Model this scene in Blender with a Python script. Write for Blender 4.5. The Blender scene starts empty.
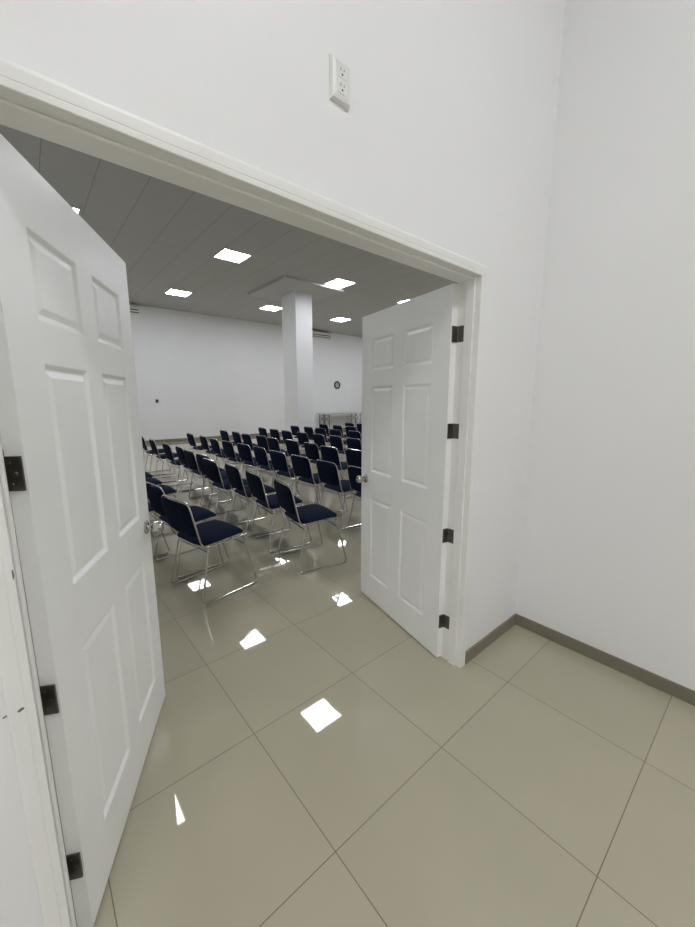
import bpy, bmesh, math, random
from mathutils import Vector, Matrix
R = math.radians
random.seed(11)
S = bpy.context.scene
COL = S.collection

# ------------------------------------------------------------------ materials
def mat(name, col, rough=.6, metal=0., spec=.5, noise=None, bump=None, sheen=0., coat=0.):
    m = bpy.data.materials.new(name); m.use_nodes = True
    nt = m.node_tree; b = nt.nodes['Principled BSDF']
    b.inputs['Base Color'].default_value = (*col, 1)
    b.inputs['Roughness'].default_value = rough
    b.inputs['Metallic'].default_value = metal
    b.inputs['Specular IOR Level'].default_value = spec
    if sheen: b.inputs['Sheen Weight'].default_value = sheen
    if coat: b.inputs['Coat Weight'].default_value = coat
    tc = nt.nodes.new('ShaderNodeTexCoord')
    if noise:
        sc, amt = noise
        n = nt.nodes.new('ShaderNodeTexNoise'); n.inputs['Scale'].default_value = sc; n.inputs['Detail'].default_value = 4
        nt.links.new(tc.outputs['Object'], n.inputs['Vector'])
        mr = nt.nodes.new('ShaderNodeMapRange')
        mr.inputs['From Min'].default_value = .3; mr.inputs['From Max'].default_value = .7
        mr.inputs['To Min'].default_value = 1 - amt; mr.inputs['To Max'].default_value = 1 + amt
        nt.links.new(n.outputs['Fac'], mr.inputs['Value'])
        mx = nt.nodes.new('ShaderNodeVectorMath'); mx.operation = 'SCALE'
        mx.inputs[0].default_value = col
        nt.links.new(mr.outputs['Result'], mx.inputs['Scale'])
        nt.links.new(mx.outputs['Vector'], b.inputs['Base Color'])
    if bump:
        sc, st, dist = bump
        n2 = nt.nodes.new('ShaderNodeTexNoise'); n2.inputs['Scale'].default_value = sc; n2.inputs['Detail'].default_value = 3
        nt.links.new(tc.outputs['Object'], n2.inputs['Vector'])
        bp = nt.nodes.new('ShaderNodeBump'); bp.inputs['Strength'].default_value = st; bp.inputs['Distance'].default_value = dist
        nt.links.new(n2.outputs['Fac'], bp.inputs['Height'])
        nt.links.new(bp.outputs['Normal'], b.inputs['Normal'])
    return m

def chips(m, spots):
    """small worn chips where the paint is knocked off"""
    nt = m.node_tree; b = nt.nodes['Principled BSDF']
    src = b.inputs['Base Color'].links[0].from_socket
    g = nt.nodes.new('ShaderNodeNewGeometry'); tot = None
    ns = nt.nodes.new('ShaderNodeTexNoise'); ns.inputs['Scale'].default_value = 160
    nt.links.new(g.outputs['Position'], ns.inputs['Vector'])
    for x, z, rx, rz, tilt in spots:
        mp = nt.nodes.new('ShaderNodeMapping'); mp.vector_type = 'TEXTURE'
        mp.inputs['Location'].default_value = (x, 0, z); mp.inputs['Rotation'].default_value = (0, R(tilt), 0); mp.inputs['Scale'].default_value = (rx, 1, rz)
        nt.links.new(g.outputs['Position'], mp.inputs['Vector'])
        ln = nt.nodes.new('ShaderNodeVectorMath'); ln.operation = 'LENGTH'; nt.links.new(mp.outputs[0], ln.inputs[0])
        d = math_node(nt, 'ADD', ln.outputs['Value'], math_node(nt, 'MULTIPLY', ns.outputs['Fac'], .6))
        k = math_node(nt, 'LESS_THAN', d, 1.2)
        tot = k if tot is None else math_node(nt, 'MAXIMUM', tot, k)
    mx = nt.nodes.new('ShaderNodeMix'); mx.data_type = 'RGBA'
    nt.links.new(tot, mx.inputs['Factor']); nt.links.new(src, mx.inputs['A']); mx.inputs['B'].default_value = (.16, .15, .13, 1)
    nt.links.new(mx.outputs['Result'], b.inputs['Base Color'])

def math_node(nt, op, a, b=None, c=None):
    n = nt.nodes.new('ShaderNodeMath'); n.operation = op
    for k, v in enumerate((a, b, c)):
        if v is None: continue
        if isinstance(v, (int, float)): n.inputs[k].default_value = v
        else: nt.links.new(v, n.inputs[k])
    return n.outputs[0]

def grid_line(nt, coord, off, step, half):
    """1 on the joint lines of a regular grid, 0 elsewhere"""
    t = math_node(nt, 'DIVIDE', math_node(nt, 'SUBTRACT', coord, off), step)
    f = math_node(nt, 'FRACT', math_node(nt, 'ADD', t, 100.5))
    d = math_node(nt, 'MULTIPLY', math_node(nt, 'ABSOLUTE', math_node(nt, 'SUBTRACT', f, .5)), step)
    cell = math_node(nt, 'FLOOR', t)
    return math_node(nt, 'LESS_THAN', d, half), cell

def tiled(name, col, joint, offs, steps, half, rough, tone, spec=.5, scuff=0.):
    m = bpy.data.materials.new(name); m.use_nodes = True
    nt = m.node_tree; b = nt.nodes['Principled BSDF']
    g = nt.nodes.new('ShaderNodeNewGeometry')
    sp = nt.nodes.new('ShaderNodeSeparateXYZ'); nt.links.new(g.outputs['Position'], sp.inputs[0])
    lx, cx = grid_line(nt, sp.outputs['X'], offs[0], steps[0], half)
    ly, cy = grid_line(nt, sp.outputs['Y'], offs[1], steps[1], half)
    line = math_node(nt, 'MAXIMUM', lx, ly)
    cm = nt.nodes.new('ShaderNodeCombineXYZ'); nt.links.new(cx, cm.inputs[0]); nt.links.new(cy, cm.inputs[1])
    wn = nt.nodes.new('ShaderNodeTexWhiteNoise'); wn.noise_dimensions = '3D'; nt.links.new(cm.outputs[0], wn.inputs['Vector'])
    ns = nt.nodes.new('ShaderNodeTexNoise'); ns.inputs['Scale'].default_value = 3.1; ns.inputs['Detail'].default_value = 6
    nt.links.new(g.outputs['Position'], ns.inputs['Vector'])
    k = math_node(nt, 'ADD', math_node(nt, 'MULTIPLY', math_node(nt, 'SUBTRACT', wn.outputs['Value'], .5), tone),
                  math_node(nt, 'MULTIPLY', math_node(nt, 'SUBTRACT', ns.outputs['Fac'], .5), tone * 2))
    k = math_node(nt, 'ADD', k, 1.0)
    v = nt.nodes.new('ShaderNodeVectorMath'); v.operation = 'SCALE'; v.inputs[0].default_value = col
    nt.links.new(k, v.inputs['Scale'])
    mx = nt.nodes.new('ShaderNodeMix'); mx.data_type = 'RGBA'
    nt.links.new(line, mx.inputs['Factor']); nt.links.new(v.outputs[0], mx.inputs['A']); mx.inputs['B'].default_value = (*joint, 1)
    nt.links.new(mx.outputs['Result'], b.inputs['Base Color'])
    rr = math_node(nt, 'ADD', math_node(nt, 'MULTIPLY', line, .5), rough)
    if scuff:
        n3 = nt.nodes.new('ShaderNodeTexNoise'); n3.inputs['Scale'].default_value = 1.3; n3.inputs['Detail'].default_value = 5
        nt.links.new(g.outputs['Position'], n3.inputs['Vector'])
        rr = math_node(nt, 'ADD', rr, math_node(nt, 'MULTIPLY', n3.outputs['Fac'], scuff))
    nt.links.new(rr, b.inputs['Roughness'])
    b.inputs['Specular IOR Level'].default_value = spec
    return m

def emit(name, col, st):
    m = bpy.data.materials.new(name); m.use_nodes = True
    b = m.node_tree.nodes['Principled BSDF']
    b.inputs['Base Color'].default_value = (.9, .9, .9, 1)
    b.inputs['Emission Color'].default_value = (*col, 1); b.inputs['Emission Strength'].default_value = st
    b.inputs['Roughness'].default_value = .4
    return m

HALL_L, FOYER_L = 29.0, 44.0
M = dict(
    wall=mat('white_wall_paint', (.80, .80, .80), .55, noise=(1.2, .012), bump=(60, .08, .002)),
    hall_wall=mat('hall_wall_paint', (.79, .79, .795), .6, noise=(1.2, .015), bump=(60, .08, .002)),
    trim=mat('white_gloss_trim', (.80, .80, .775), .35, noise=(4, .02)),
    door=mat('white_door_paint', (.865, .87, .855), .33, noise=(5, .015), bump=(35, .05, .001)),
    floor=tiled('polished_beige_tile', (.425, .392, .295), (.15, .127, .09), (0, -.2364), (.6, .6), .0016, .012, .05, .5, .03),
    ceiling=tiled('ceiling_tile', (.47, .47, .455), (.33, .33, .32), (2.265, .38), (.6, 3.6), .006, .8, .03, .2),
    soffit=mat('ceiling_box_paint', (.50, .50, .49), .7, noise=(1, .01)),
    white_ceiling=mat('ceiling_paint', (.8, .8, .79), .7, noise=(1, .01)),
    base=mat('taupe_tile_skirting', (.20, .18, .135), .25, noise=(6, .05)),
    chrome=mat('chrome_tube', (.55, .54, .51), .16, 1., noise=(9, .05)),
    steel=mat('dull_hinge_steel', (.16, .15, .13), .42, 1., noise=(40, .15)),
    knob=mat('satin_nickel_knob', (.50, .48, .44), .18, 1., noise=(12, .05)),
    fabric=mat('navy_upholstery', (.0022, .0075, .025), .92, 0, .15, noise=(160, .25), bump=(420, .25, .001)),
    plastic=mat('white_plastic', (.74, .75, .72), .35, noise=(8, .01)),
    slot=mat('dark_slot', (.03, .03, .03), .6, noise=(30, .1)),
    metal=mat('grey_steel_leg', (.10, .10, .10), .5, .5, noise=(20, .1)),
    laminate=mat('pale_laminate', (.45, .45, .44), .4, noise=(20, .03)),
    dark=mat('dark_plastic', (.025, .025, .028), .5, noise=(30, .1)),
    dial=mat('grey_dial', (.42, .42, .42), .5, noise=(20, .03)),
    lamp=emit('hall_lamp_diffuser', (.94, .97, 1.04), HALL_L),
    foyer_lamp=emit('foyer_lamp_diffuser', (.975, .99, 1.03), FOYER_L),
)

SPOTS = [(-1.3212, 0.8267, .0075, .004, -25), (-1.3493, 0.8180, .006, .0025, -25), (-1.2990, 1.1444, .002, .012, 0)]
chips(M['wall'], SPOTS); chips(M['trim'], SPOTS)
# ------------------------------------------------------------------ helpers
def link(name, bm, m, parent=None, smooth=False, loc=None):
    me = bpy.data.meshes.new(name)
    bmesh.ops.recalc_face_normals(bm, faces=bm.faces[:])
    bm.to_mesh(me); bm.free()
    me.materials.append(m)
    if smooth:
        for p in me.polygons: p.use_smooth = True
        try: me.set_sharp_from_angle(angle=R(40))
        except Exception: pass
    o = bpy.data.objects.new(name, me); COL.objects.link(o)
    if parent: o.parent = parent
    if loc: o.location = loc
    return o

def tag(o, label=None, cat=None, group=None, kind=None):
    if label: o['label'] = label
    if cat: o['category'] = cat
    if group: o['group'] = group
    if kind: o['kind'] = kind
    return o

def empty(name, loc=(0, 0, 0), rz=0):
    o = bpy.data.objects.new(name, None); COL.objects.link(o)
    o.location = loc; o.rotation_euler = (0, 0, rz); o.empty_display_size = .1
    return o

def box(bm, a, b, bev=0, seg=2, mtx=None):
    x0, y0, z0 = a; x1, y1, z1 = b
    vs = [bm.verts.new(p) for p in ((x0, y0, z0), (x1, y0, z0), (x1, y1, z0), (x0, y1, z0), (x0, y0, z1), (x1, y0, z1), (x1, y1, z1), (x0, y1, z1))]
    fs = [bm.faces.new([vs[i] for i in q]) for q in ((0, 3, 2, 1), (4, 5, 6, 7), (0, 1, 5, 4), (1, 2, 6, 5), (2, 3, 7, 6), (3, 0, 4, 7))]
    if bev:
        es = list({e for f in fs for e in f.edges})
        r = bmesh.ops.bevel(bm, geom=es, offset=bev, segments=seg, affect='EDGES', profile=.5)
    if mtx is not None:
        bmesh.ops.transform(bm, matrix=mtx, verts=vs)

def boxo(name, a, b, m, parent=None, bev=0, **k):
    bm = bmesh.new(); box(bm, a, b, bev); return link(name, bm, m, parent, **k)

def fillet(pts, r, n=5, closed=False):
    pts = [Vector(p) for p in pts]; out = []
    N = len(pts)
    for i, p in enumerate(pts):
        if not closed and i in (0, N - 1): out.append(p); continue
        a, b = pts[i - 1], pts[(i + 1) % N]
        u, v = (a - p), (b - p)
        d = min(r, u.length * .48, v.length * .48)
        p0, p1 = p + u.normalized() * d, p + v.normalized() * d
        for k in range(n + 1):
            t = k / n
            out.append(p0 * (1 - t) ** 2 + p * 2 * t * (1 - t) + p1 * t * t)
    return out

def tube(bm, pts, r, seg=8, closed=False):
    pts = [Vector(p) for p in pts]; N = len(pts)
    T = []
    for i in range(N):
        a = pts[i - 1] if (i or closed) else pts[0]
        b = pts[(i + 1) % N] if (i < N - 1 or closed) else pts[-1]
        T.append((b - a).normalized())
    up = Vector((0, 0, 1)) if abs(T[0].z) < .9 else Vector((1, 0, 0))
    n = (up - T[0] * up.dot(T[0])).normalized()
    rings = []
    for i in range(N):
        n = (n - T[i] * n.dot(T[i])).normalized()
        b = T[i].cross(n)
        rings.append([bm.verts.new(pts[i] + (n * math.cos(2 * math.pi * k / seg) + b * math.sin(2 * math.pi * k / seg)) * r) for k in range(seg)])
    for i in range(N - 1 + (1 if closed else 0)):
        A, B = rings[i], rings[(i + 1) % N]
        for k in range(seg):
            bm.faces.new((A[k], A[(k + 1) % seg], B[(k + 1) % seg], B[k]))
    if not closed:
        bm.faces.new(rings[0][::-1]); bm.faces.new(rings[-1])

def lathe(bm, prof, axis='Z', seg=24, mtx=None):
    """prof: list of (radius, height); caps where radius is 0"""
    rings = []; new = []
    for r, h in prof:
        if r < 1e-6:
            v = bm.verts.new((0, 0, h)); rings.append([v]); new.append(v)
        else:
            ring = [bm.verts.new((r * math.cos(2 * math.pi * k / seg), r * math.sin(2 * math.pi * k / seg), h)) for k in range(seg)]
            rings.append(ring); new += ring
    for A, B in zip(rings, rings[1:]):
        for k in range(seg):
            j = (k + 1) % seg
            if len(A) == 1 and len(B) == 1: continue
            if len(A) == 1: bm.faces.new((A[0], B[k], B[j]))
            elif len(B) == 1: bm.faces.new((A[k], A[j], B[0]))
            else: bm.faces.new((A[k], A[j], B[j], B[k]))
    if mtx is not None: bmesh.ops.transform(bm, matrix=mtx, verts=new)

def copy_tree(o, parent=None):
    c = o.copy(); COL.objects.link(c)
    if parent: c.parent = parent
    for ch in [x for x in bpy.data.objects if x.parent == o]:
        copy_tree(ch, c)
    return c

# ------------------------------------------------------------------ dimensions
WT = .125                      # wall between foyer and hall: y 0 .. WT
XR = 1.166                     # foyer right wall
JL, JR = -1.296, .494          # inner faces of the jambs
HEAD = 2.099                   # underside of the head jamb
HX0, HX1, HY1, HZ = -2.4, 12.8, 13.4, 4.6
FX0, FY0, FZ = -6.4, -4.6, 4.6

# ------------------------------------------------------------------ shell
st = dict(kind='structure')
tag(boxo('floor', (-6.6, -5, -.1), (13, 13.6, 0), M['floor']), 'polished beige square floor tiles running through the doorway', 'floor', **st)
bm = bmesh.new()
ro = .018
box(bm, (FX0, 0, 0), (JL - ro, WT, 4.6)); box(bm, (JR + ro, 0, 0), (12.8, WT, 4.6)); box(bm, (JL - ro, 0, HEAD + ro), (JR + ro, WT, 4.6))
tag(link('wall_front', bm, M['wall']), 'white wall pierced by the double doorway', 'wall', **st)
tag(boxo('wall_right', (XR, FY0, 0), (XR + .1, 0, 4.6), M['wall']), 'plain white side wall right of the doorway', 'wall', **st)
tag(boxo('wall_left', (FX0 - .1, FY0, 0), (FX0, WT, 4.6), M['wall']), 'white foyer wall to the left, outside the view', 'wall', **st)
tag(boxo('wall_back', (FX0 - .1, FY0 - .1, 0), (XR + .1, FY0, 4.6), M['wall']), 'white foyer wall behind the viewer', 'wall', **st)
tag(boxo('ceiling_foyer', (FX0 - .1, FY0 - .1, FZ), (XR + .1, .06, FZ + .1), M['white_ceiling']), 'white foyer ceiling', 'ceiling', **st)
tag(boxo('wall_far', (HX0 - .1, HY1, 0), (HX1 + .1, HY1 + .1, 4.6), M['hall_wall']), 'long white far wall of the hall', 'wall', **st)
tag(boxo('wall_hall_left', (HX0 - .1, WT, 0), (HX0, HY1, 4.6), M['hall_wall']), 'white left wall of the hall behind the open door', 'wall', **st)
tag(boxo('wall_hall_right', (HX1, 0, 0), (HX1 + .1, HY1, 4.6), M['hall_wall']), 'white right wall of the hall', 'wall', **st)
tag(boxo('ceiling', (HX0 - .1, .06, HZ), (HX1 + .1, HY1 + .1, HZ + .1), M['ceiling']), 'high hall ceiling of pale tiles with fine joints', 'ceiling', **st)
tag(boxo('column', (4.95, 8.5, 0), (5.53, 9.25, 4.545), M['hall_wall'], bev=.006), 'square white column standing among the chairs', 'column', **st)
tag(boxo('ceiling_box', (4.13, 7.62, 4.54), (6.03, 9.75, 4.62), M['soffit']), 'shallow dropped ceiling box around the column head', 'ceiling', **st)
# skirting
tag(boxo('baseboard_right', (XR - .012, FY0, 0), (XR, 0, .075), M['base'], bev=.002), 'taupe tile skirting along the right wall', 'baseboard', **st)
tag(boxo('baseboard_front', (JR + .050, -.012, 0), (XR - .012, 0, .075), M['base'], bev=.002), 'taupe tile skirting between doorway and corner', 'baseboard', **st)
tag(boxo('baseboard_left', (FX0, -.012, 0), (JL - .050, 0, .075), M['base'], bev=.002), 'taupe tile skirting left of the doorway', 'baseboard', **st)
tag(boxo('baseboard_far', (HX0, HY1 - .015, 0), (HX1, HY1, .11), M['base'], bev=.002), 'taupe skirting along the far wall', 'baseboard', **st)

# ------------------------------------------------------------------ door frame
bm = bmesh.new()
box(bm, (JL - ro, 0, 0), (JL, WT + .003, HEAD + ro))
box(bm, (JR, 0, 0), (JR + ro, WT + .003, HEAD + ro))
box(bm, (JL, 0, HEAD), (JR, WT + .003, HEAD + ro))
# stops
box(bm, (JL, .004, 0), (JL + .009, .040, HEAD), .003, 2)
box(bm, (JR - .013, .022, 0), (JR, .070, HEAD), .003, 2)
box(bm, (JL, .03, HEAD - .009), (JR, .078, HEAD), .003, 2)
frame = tag(link('trim_1', bm, M['trim']), 'white painted door jamb lining the double doorway', 'door frame', **st)

def casing():
    bm = bmesh.new()
    prof = [(.000, 0), (.000, -.007), (.002, -.009), (.014, -.0098), (.0155, -.0092), (.0165, -.0092), (.018, -.0102), (.040, -.011), (.046, -.010), (.049, -.007), (.049, 0)]
    path = [(JL, 0.0), (JL, HEAD), (JR, HEAD), (JR, 0.0)]
    out = [(-1, 0), (-1, 1), (1, 1), (1, 0)]
    rings = []
    for (px, pz), (ox, oz) in zip(path, out):
        rings.append([bm.verts.new((px + ox * u, d, pz + oz * u)) for u, d in prof])
    for A, B in zip(rings, rings[1:]):
        for k in range(len(prof) - 1):
            bm.faces.new((A[k], A[k + 1], B[k + 1], B[k]))
        bm.faces.new((A[0], B[0], B[-1], A[-1]))
    bm.faces.new(rings[0]); bm.faces.new(rings[-1][::-1])
    return bm
tag(link('trim_2', casing(), M['trim']), 'narrow white moulded casing around the doorway', 'door casing', **st)

# ------------------------------------------------------------------ doors
DW, DH, DT = .892, 2.078, .038
SX = [0, .138, .395, .507, .762, DW]
SZ = [0, .190, .802, .992, 1.597, 1.702, 1.917, DH]
def door_mesh(sgn):
    """slab with six moulded panels on both faces; hinge pin at the origin, foyer face at y = -DT, running along sgn * x"""
    bm = bmesh.new()
    prof = [(0, 0), (.003, .001), (.013, .0085), (.018, .0095), (.034, .0035), (.037, .003)]
    def face(y0, inward):
        V = {}
        def v(s, z, d=0.):
            key = (round(s, 5), round(z, 5), round(d, 5))
            if key not in V: V[key] = bm.verts.new((sgn * s, y0 + inward * d, z))
            return V[key]
        for i in range(5):
            for j in range(7):
                s0, s1, z0, z1 = SX[i], SX[i + 1], SZ[j], SZ[j + 1]
                if i in (1, 3) and j in (1, 3, 5):
                    prev = None
                    for o, d in prof:
                        ring = [v(s0 + o, z0 + o, d), v(s1 - o, z0 + o, d), v(s1 - o, z1 - o, d), v(s0 + o, z1 - o, d)]
                        if prev:
                            for k in range(4):
                                bm.faces.new((prev[k], prev[(k + 1) % 4], ring[(k + 1) % 4], ring[k]))
                        prev = ring
                    bm.faces.new(prev)
                else:
                    bm.faces.new((v(s0, z0), v(s1, z0), v(s1, z1), v(s0, z1)))
        return V
    A = face(-DT, 1); B = face(0, -1)
    def strip(keys):
        for a, b in zip(keys, keys[1:]):
            bm.faces.new((A[a], A[b], B[b], B[a]))
    k = lambda s, z: (round(s, 5), round(z, 5), 0.)
    strip([k(s, 0) for s in SX]); strip([k(s, DH) for s in SX]); strip([k(0, z) for z in SZ]); strip([k(DW, z) for z in SZ])
    return bm

HZS = (.230, .755, 1.340, 1.836)
def door(name, pin, ang, sgn, label):
    d = empty(name, (pin[0], pin[1], .010), ang)
    tag(d, label, 'door', kind='structure')
    gap = .006
    slab = link('door_leaf', door_mesh(sgn), M['door'], d); slab.location = (sgn * gap, 0, 0)
    for z in HZS:
        bm = bmesh.new()
        box(bm, (sgn * .0005, -.033, z - .04), (sgn * (gap + .0003), .003, z + .04))
        for k in range(5):
            lathe(bm, [(0, 0), (.0062, 0), (.0062, .0148), (0, .0148)], seg=12, mtx=Matrix.Translation((0, .005, z - .04 + k * .016)))
        h = link('hinge', bm, M['steel'], d)
        h['label'] = 'dull steel butt hinge'
        bm = bmesh.new()
        for zz in (-.025, 0, .025):
            lathe(bm, [(0, 0), (.0045, 0), (.003, .0016), (0, .0016)], seg=10,
                  mtx=Matrix.Translation((sgn * .0007, -.016 + (.006 if zz else -.004), z + zz)) @ Matrix.Rotation(R(-90 * sgn), 4, 'Y'))
        link('screw', bm, M['steel'], h)
    # knob with rose, on the foyer face
    kb = empty('knob', (sgn * (DW - .058), -DT, .928)); kb.parent = d; kb['label'] = 'polished metal door knob'
    rot = Matrix.Rotation(R(90), 4, 'X')
    bm = bmesh.new(); lathe(bm, [(0, 0), (.031, 0), (.031, .004), (.026, .009), (.015, .012), (.0, .012)], seg=28, mtx=rot)
    link('rose', bm, M['knob'], kb, True)
    bm = bmesh.new(); lathe(bm, [(0, .010), (.011, .010), (.0105, .026), (.017, .031), (.0245, .036), (.0255, .050), (.0250, .069), (.0215, .0735), (.007, .074), (.006, .072), (0, .072)], seg=28, mtx=rot)
    link('grip', bm, M['knob'], kb, True)
    bm = bmesh.new(); box(bm, (sgn * (DW + gap - .0005), -.0305, .90), (sgn * (DW + gap + .0012), -.0075, .957))
    lp = link('latch_plate', bm, M['knob'], d)
    return d
door('door_1', (-1.2900, .0820), R(62.9), 1, 'white six-panel door on the left, swung into the hall')
door('door_2', (.4925, .1130), R(-102.2), -1, 'white six-panel door on the right, swung back past square')
# jamb leaves of the hinges belong to the frame
for sgn, X in ((1, JL), (-1, JR)):
    for z in HZS:
        bm = bmesh.new(); ya, yb = (.036, .076) if sgn > 0 else (.074, .109)
        box(bm, (X - sgn * .001, ya, z - .03), (X + sgn * .0012, yb, z + .05))
        for zz in (-.015, .01, .035):
            lathe(bm, [(0, 0), (.0045, 0), (.003, .0016), (0, .0016)], seg=10,
                  mtx=Matrix.Translation((X + sgn * .0011, ya + .014, z + zz)) @ Matrix.Rotation(R(90 * sgn), 4, 'Y'))
        hl = link('hinge_leaf', bm, M['steel'], frame); hl['label'] = 'dull steel hinge leaf'

# ------------------------------------------------------------------ wall outlet above the doorway
o = tag(empty('power_outlet', (-.381, 0, 2.492)), 'white double power outlet high on the wall above the doorway', 'outlet')
bm = bmesh.new()
w, h2 = .0375, .0595
pr = [(0, 0), (0, -.004), (.004, -.014), (.012, -.0175), (.0125, -.0165)]
prev = None
for off, d in pr:
    ring = [bm.verts.new(p) for p in ((-w + off, d, -h2 + off * 1.4), (w - off, d, -h2 + off * 1.4), (w - off, d, h2 - off * 1.4), (-w + off, d, h2 - off * 1.4))]
    if prev:
        for k in range(4): bm.faces.new((prev[k], prev[(k + 1) % 4], ring[(k + 1) % 4], ring[k]))
    else: bm.faces.new(ring[::-1])
    prev = ring
bm.faces.new(prev)
link('cover_plate', bm, M['plastic'], o)
for zc in (.021, -.021):
    rc = boxo('socket', (-.0165, -.0185, zc - .017), (.0165, -.016, zc + .017), M['plastic'], o, bev=.001)
    bm = bmesh.new()
    box(bm, (-.0075, -.0190, zc + .001), (-.0052, -.0180, zc + .010)); box(bm, (.0052, -.0190, zc + .002), (.0075, -.0180, zc + .009))
    lathe(bm, [(0, 0), (.0032, 0), (.0032, .001), (0, .001)], seg=12, mtx=Matrix.Translation((0, -.0180, zc - .008)) @ Matrix.Rotation(R(90), 4, 'X'))
    link('slot', bm, M['slot'], rc)

# ------------------------------------------------------------------ ceiling lights
def ceiling_light(x, y, z, label, lamp, group, s=.6):
    t = tag(empty('ceiling_light', (x, y, z)), label, 'ceiling light', group)
    bm = bmesh.new(); h = s / 2
    for a, b in (((-h, -h, -.012), (h, -h + .014, 0)), ((-h, h - .014, -.012), (h, h, 0)), ((-h, -h + .014, -.012), (-h + .014, h - .014, 0)), ((h - .014, -h + .014, -.012), (h, h - .014, 0))):
        box(bm, a, b)
    link('frame', bm, M['plastic'], t)
    boxo('diffuser', (-h + .014, -h + .014, -.009), (h - .014, h - .014, -.001), lamp, t)
    return t
lit = {
    (-.49, 7.25): 'lit square ceiling panel peeking over the top of the left door',
    (2.565, 7.28): 'lit square ceiling panel nearest the doorway, left of the column',
    (5.58, 7.27): 'lit square ceiling panel touching the dropped box by the column',
    (8.56, 7.35): 'lit square ceiling panel just above the top of the right door',
    (2.565, 11.05): 'lit square ceiling panel over the far left, before the far wall',
    (5.56, 10.95): 'lit square ceiling panel immediately left of the column head',
    (8.54, 10.85): 'lit square ceiling panel far behind, right of the column',
    (2.54, 4.2): 'square ceiling panel mirrored brightest in the floor tiles before the doorway',
}
for (x, y), l in lit.items():
    ceiling_light(x, y, HZ, l, M['lamp'], 'hall ceiling panels')
for x, y, l in ((-.39, 4.26, 'square ceiling panel above the open left door'), (5.58, 4.2, 'square ceiling panel hidden behind the right door, third row'),
                (8.56, 4.2, 'square ceiling panel hidden behind the right door, fourth row'), (11.5, 4.2, 'square ceiling panel by the right hall wall, near end'),
                (11.5, 7.35, 'square ceiling panel by the right hall wall, middle'), (11.5, 10.85, 'square ceiling panel by the right hall wall, far end'),
                (2.54, 1.15, 'square ceiling panel just inside the hall behind the right door'), (-.49, 11.0, 'square ceiling panel at the far left corner')):
    ceiling_light(x, y, HZ, l, M['lamp'], 'hall ceiling panels')
for x, l in ((-.35, 'square foyer ceiling panel behind the viewer'), (-3.4, 'unseen square fill light panel added behind the viewer to the left'), (-5.2, 'unseen square fill light panel added at the far left end of the foyer')):  # the two left panels are added, unseen, to brighten right wall and door
    ceiling_light(x, -2.5, FZ, l, M['foyer_lamp'], 'foyer ceiling panels')

# ------------------------------------------------------------------ far wall fittings
def air_con(x, label):
    t = tag(empty('air_conditioner', (x, HY1, 4.27)), label, 'air conditioner', 'air conditioners on the far wall')
    L, D, H = 1.30, .26, .245
    bm = bmesh.new()
    sec = [(0, 0), (-D * .55, 0), (-D * .9, .035), (-D, .085), (-D, H - .03), (-D + .03, H), (0, H)]
    e = [[bm.verts.new((s * L / 2, y, z)) for y, z in sec] for s in (-1, 1)]
    for k in range(len(sec)):
        bm.faces.new((e[0][k], e[0][(k + 1) % len(sec)], e[1][(k + 1) % len(sec)], e[1][k]))
    bm.faces.new(e[0]); bm.faces.new(e[1][::-1])
    link('housing', bm, M['plastic'], t)
    bm = bmesh.new(); box(bm, (-L / 2 + .05, -D - .002, .094), (L / 2 - .05, -D + .02, .125)); box(bm, (-L / 2 + .05, -D * .93, .022), (L / 2 - .05, -D * .6, .045), mtx=None)
    link('air_outlet', bm, M['dark'], t)
    bm = bmesh.new(); box(bm, (-L / 2 + .06, -D - .012, .066), (L / 2 - .06, -D + .004, .078), .002, 1)
    link('louver', bm, M['plastic'], t)
    bm = bmesh.new(); box(bm, (-L / 2 + .05, -D + .04, H - .004), (L / 2 - .05, -.03, H + .006))
    link('intake_grille', bm, M['dark'], t)
air_con(1.34, 'white air conditioner high on the far wall, cut by the left door')
air_con(9.24, 'white air conditioner high on the far wall, right of the column')

c = tag(empty('wall_clock', (10.405, HY1, 2.205)), 'small round dark-rimmed clock on the far wall above the table', 'clock')
rot = Matrix.Rotation(R(90), 4, 'X')
bm = bmesh.new(); lathe(bm, [(.115, 0), (.19, 0), (.19, .025), (.175, .04), (.125, .04), (.115, .02), (.115, 0)], seg=36, mtx=rot); link('rim', bm, M['dark'], c, True)
bm = bmesh.new(); lathe(bm, [(0, 0), (.118, 0), (.118, .018), (0, .018)], seg=36, mtx=rot); link('dial', bm, M['dial'], c)
bm = bmesh.new(); box(bm, (-.005, -.026, -.01), (.005, -.019, .085)); box(bm, (-.01, -.026, -.005), (.06, -.019, .005)); link('hands', bm, M['dark'], c)

b = tag(empty('wall_box', (2.318, HY1, 1.465)), 'tiny black box on the far wall, left part', 'wall socket')
boxo('casing', (-.045, -.03, -.055), (.045, 0, .055), M['dark'], b, bev=.008)
boxo('face_plate', (-.03, -.033, -.04), (.03, -.028, .04), M['slot'], b, bev=.002)

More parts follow.
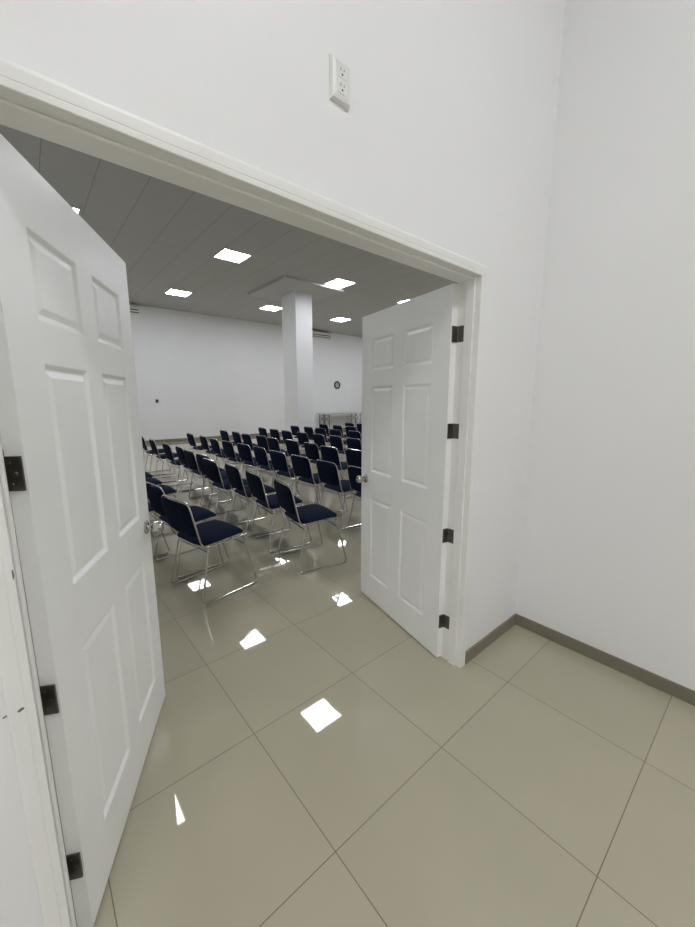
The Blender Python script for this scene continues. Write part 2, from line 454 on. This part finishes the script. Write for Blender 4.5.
t = tag(empty('folding_table', (10.30, 12.93, 0)), 'long pale folding table with latticed metal legs against the far wall', 'table')
TH = .895
boxo('tabletop', (-1.24, -.35, TH - .035), (1.24, .35, TH), M['laminate'], t, bev=.008)
for s in (-1, 1):
    bm = bmesh.new(); xc = s * .98
    for x in (-.16, .16):
        for y in (-.10, .24):
            tube(bm, [(xc + x, y, 0), (xc + x, y, TH - .05)], .013, 8)
    for y in (-.10, .24):
        tube(bm, [(xc - .16, y, .78), (xc + .16, y, .78)], .009, 6)
        for z0, z1 in ((.48, .78), (.12, .48)):
            tube(bm, [(xc - .16, y, z0), (xc + .16, y, z1)], .009, 6); tube(bm, [(xc - .16, y, z1), (xc + .16, y, z0)], .009, 6)
        tube(bm, [(xc - .16, y, .12), (xc + .16, y, .12)], .009, 6)
    for x in (-.16, .16):
        tube(bm, [(xc + x, -.10, .15), (xc + x, .24, .15)], .009, 6)
    link('leg', bm, M['metal'], t)

# ------------------------------------------------------------------ chairs
def chair_proto():
    root = empty('stacking_chair')
    # cushion
    bm = bmesh.new(); nx, ny = 12, 12; W, D = .232, .215
    def P(i, j, top):
        u = -1 + 2 * i / nx; v = -1 + 2 * j / ny
        # rounded-rectangle footprint
        cu = u * math.sqrt(max(0, 1 - .34 * abs(v) ** 5)); cv = v * math.sqrt(max(0, 1 - .34 * abs(u) ** 5))
        ed = max(abs(u), abs(v))
        edge = 1 - ed ** 6
        x = cu * D; y = cv * W
        dome = .022 * (1 - u * u * .6) * (1 - v * v * .8)
        fall = -.022 * max(0, u - .4) ** 2 / .36
        z = .456 + (.024 * edge + dome + fall if top else -.022 * edge) + .012 * u
        return x, y, z
    G = {}
    for top in (1, 0):
        for i in range(nx + 1):
            for j in range(ny + 1):
                rim = i in (0, nx) or j in (0, ny)
                if rim and not top: G[(i, j, 0)] = G[(i, j, 1)]; continue
                G[(i, j, top)] = bm.verts.new(P(i, j, top))
    for top in (1, 0):
        for i in range(nx):
            for j in range(ny):
                bm.faces.new((G[(i, j, top)], G[(i + 1, j, top)], G[(i + 1, j + 1, top)], G[(i, j + 1, top)]))
    link('seat', bm, M['fabric'], root, True)
    # backrest pad
    bx0, bz0, bx1, bz1 = -.2165, .512, -.2765, .788      # bottom and top of the pad, leaning back
    bm = bmesh.new(); n, mrows = 14, 10; HW = .2125
    rows = [[], []]
    ax = Vector((bx1 - bx0, 0, bz1 - bz0)); nrm = Vector((ax.z, 0, -ax.x)).normalized()
    def Q(i, j, side):
        u = -1 + 2 * i / n; v = j / mrows
        vv = 2 * v - 1
        cu = u * math.sqrt(max(0, 1 - .16 * abs(vv) ** 5)); cv = .5 + .5 * vv * math.sqrt(max(0, 1 - .22 * abs(u) ** 5))
        ed = max(abs(u), abs(vv)); th = .018 * (1 - ed ** 10)
        p = Vector((bx0, 0, bz0)) + ax * cv + nrm * (side * th - .012 * (1 - u * u) - .004)
        return (p.x, cu * HW, p.z)
    G = {}
    for side in (1, -1):
        for i in range(n + 1):
            for j in range(mrows + 1):
                rim = i in (0, n) or j in (0, mrows)
                if rim and side == -1: G[(i, j, -1)] = G[(i, j, 1)]; continue
                G[(i, j, side)] = bm.verts.new(Q(i, j, side))
    for side in (1, -1):
        for i in range(n):
            for j in range(mrows):
                bm.faces.new((G[(i, j, side)], G[(i + 1, j, side)], G[(i + 1, j + 1, side)], G[(i, j + 1, side)]))
    link('backrest', bm, M['fabric'], root, True)
    # chrome frame: seat sides running up into the back hoop
    bm = bmesh.new()
    pts = [(.185, -.222, .441), (-.196, -.222, .428), (-.276, -.207, .793), (-.276, .207, .793), (-.196, .222, .428), (.185, .222, .441)]
    f1 = fillet(pts, .062, 6)
    tube(bm, f1, .0062, 8)
    fr = link('back_frame', bm, M['chrome'], root, True); fr['label'] = 'chrome tube hoop'
    for s in (-1, 1):
        bm = bmesh.new()
        pts = [(.150, s * .224, .432), (.252, s * .252, .010), (-.243, s * .252, .010), (-.150, s * .224, .424)]
        tube(bm, fillet(pts, .045, 6), .0075, 8)
        lg = link('leg', bm, M['chrome'], root, True)
    for x0, z0 in ((.172, .36), (-.158, .385)):
        bm = bmesh.new(); tube(bm, [(x0, -.23, z0), (x0, .23, z0)], .0065, 8)
        link('crossbar', bm, M['chrome'], root, True)
    return root

proto = chair_proto()
ORD = ['first', 'second', 'third', 'fourth', 'fifth', 'sixth', 'seventh', 'eighth', 'ninth', 'tenth']
def yl(*a): return list(a)
rows = [
    (-.46, yl((1.885, -.005), 2.46, (3.03, -.36), 3.65, 4.24, 4.80)),
    (.45, yl((1.775, -.008), 2.37, 2.95, 3.49, (4.02, .03), (4.55, .05), (5.09, .13), (5.64, .08), (6.52, .06), (7.33, .05))),
    (1.42, yl(1.88, 2.45, 3.03, 3.60, 4.2, 4.76, 5.32, 5.90, 6.56, 7.38)),
    (2.34, yl(3.02, 3.57, 4.13, 4.75, 5.32, 5.88, 6.45, 7.11, 7.66)),
    (3.45, yl(4.24, 4.84, 5.40, 5.99, 6.66, 7.24, 7.86)),
    (4.50, yl(5.47, 6.14, 6.75, 7.34, 7.94)),
    (5.50, yl(6.72, 7.32, 7.94)),
    (6.50, yl(7.35, 7.92)),
]
special = {(0, 0): 'nearest navy chair with chrome sled frame, beside the left door knob',
           (1, 0): 'navy chair with fully visible seat, closest to the right door',
           (2, 0): 'navy chair mostly cut off by the edge of the right door'}
turn = {(0, 0): 10, (1, 0): -10, (0, 1): 6, (1, 1): -6, (2, 1): -2}
first = True
for k, (bxk, ys) in enumerate(rows):
    for j, y in enumerate(ys):
        dx = 0
        if isinstance(y, tuple): y, dx = y
        ch = proto if first else copy_tree(proto)
        first = False
        a = turn.get((k, j), random.uniform(-3.5, 3.5))
        jx = 0 if (k, j) in turn else random.uniform(-.035, .035)
        ch.location = (bxk + .265 + dx + jx, y, 0)
        ch.rotation_euler = (0, 0, R(a))
        lab = special.get((k, j))
        if not lab:
            lab = 'navy sled-frame chair, %s from the doorway in the %s row from left' % (ORD[j], ORD[k])
        tag(ch, lab, 'chair', 'navy stacking chairs in rows in the hall')

# ------------------------------------------------------------------ camera, view
cam = bpy.data.cameras.new('camera'); co = bpy.data.objects.new('camera', cam); COL.objects.link(co)
co.location = (-1.2413, -1.0519, 1.5166)
co.rotation_euler = (R(90 - 9.6780), 0, R(-40.4333))
cam.sensor_fit = 'VERTICAL'; cam.sensor_height = 36; cam.sensor_width = 36; cam.lens = 375.327 / 927 * 36
cam.clip_start = .02; cam.clip_end = 60
S.camera = co
w = bpy.data.worlds.new('world'); S.world = w; w.use_nodes = True
w.node_tree.nodes['Background'].inputs['Color'].default_value = (0, 0, 0, 1)
vs = S.view_settings
vs.view_transform = 'Standard'; vs.look = 'None'; vs.gamma = 1; vs.use_curve_mapping = False; vs.exposure = 0
S.cycles.use_denoising = True
S.cycles.max_bounces = 12; S.cycles.diffuse_bounces = 8; S.cycles.glossy_bounces = 6
S.cycles.sample_clamp_indirect = 10
S.cycles.caustics_reflective = False; S.cycles.caustics_refractive = False
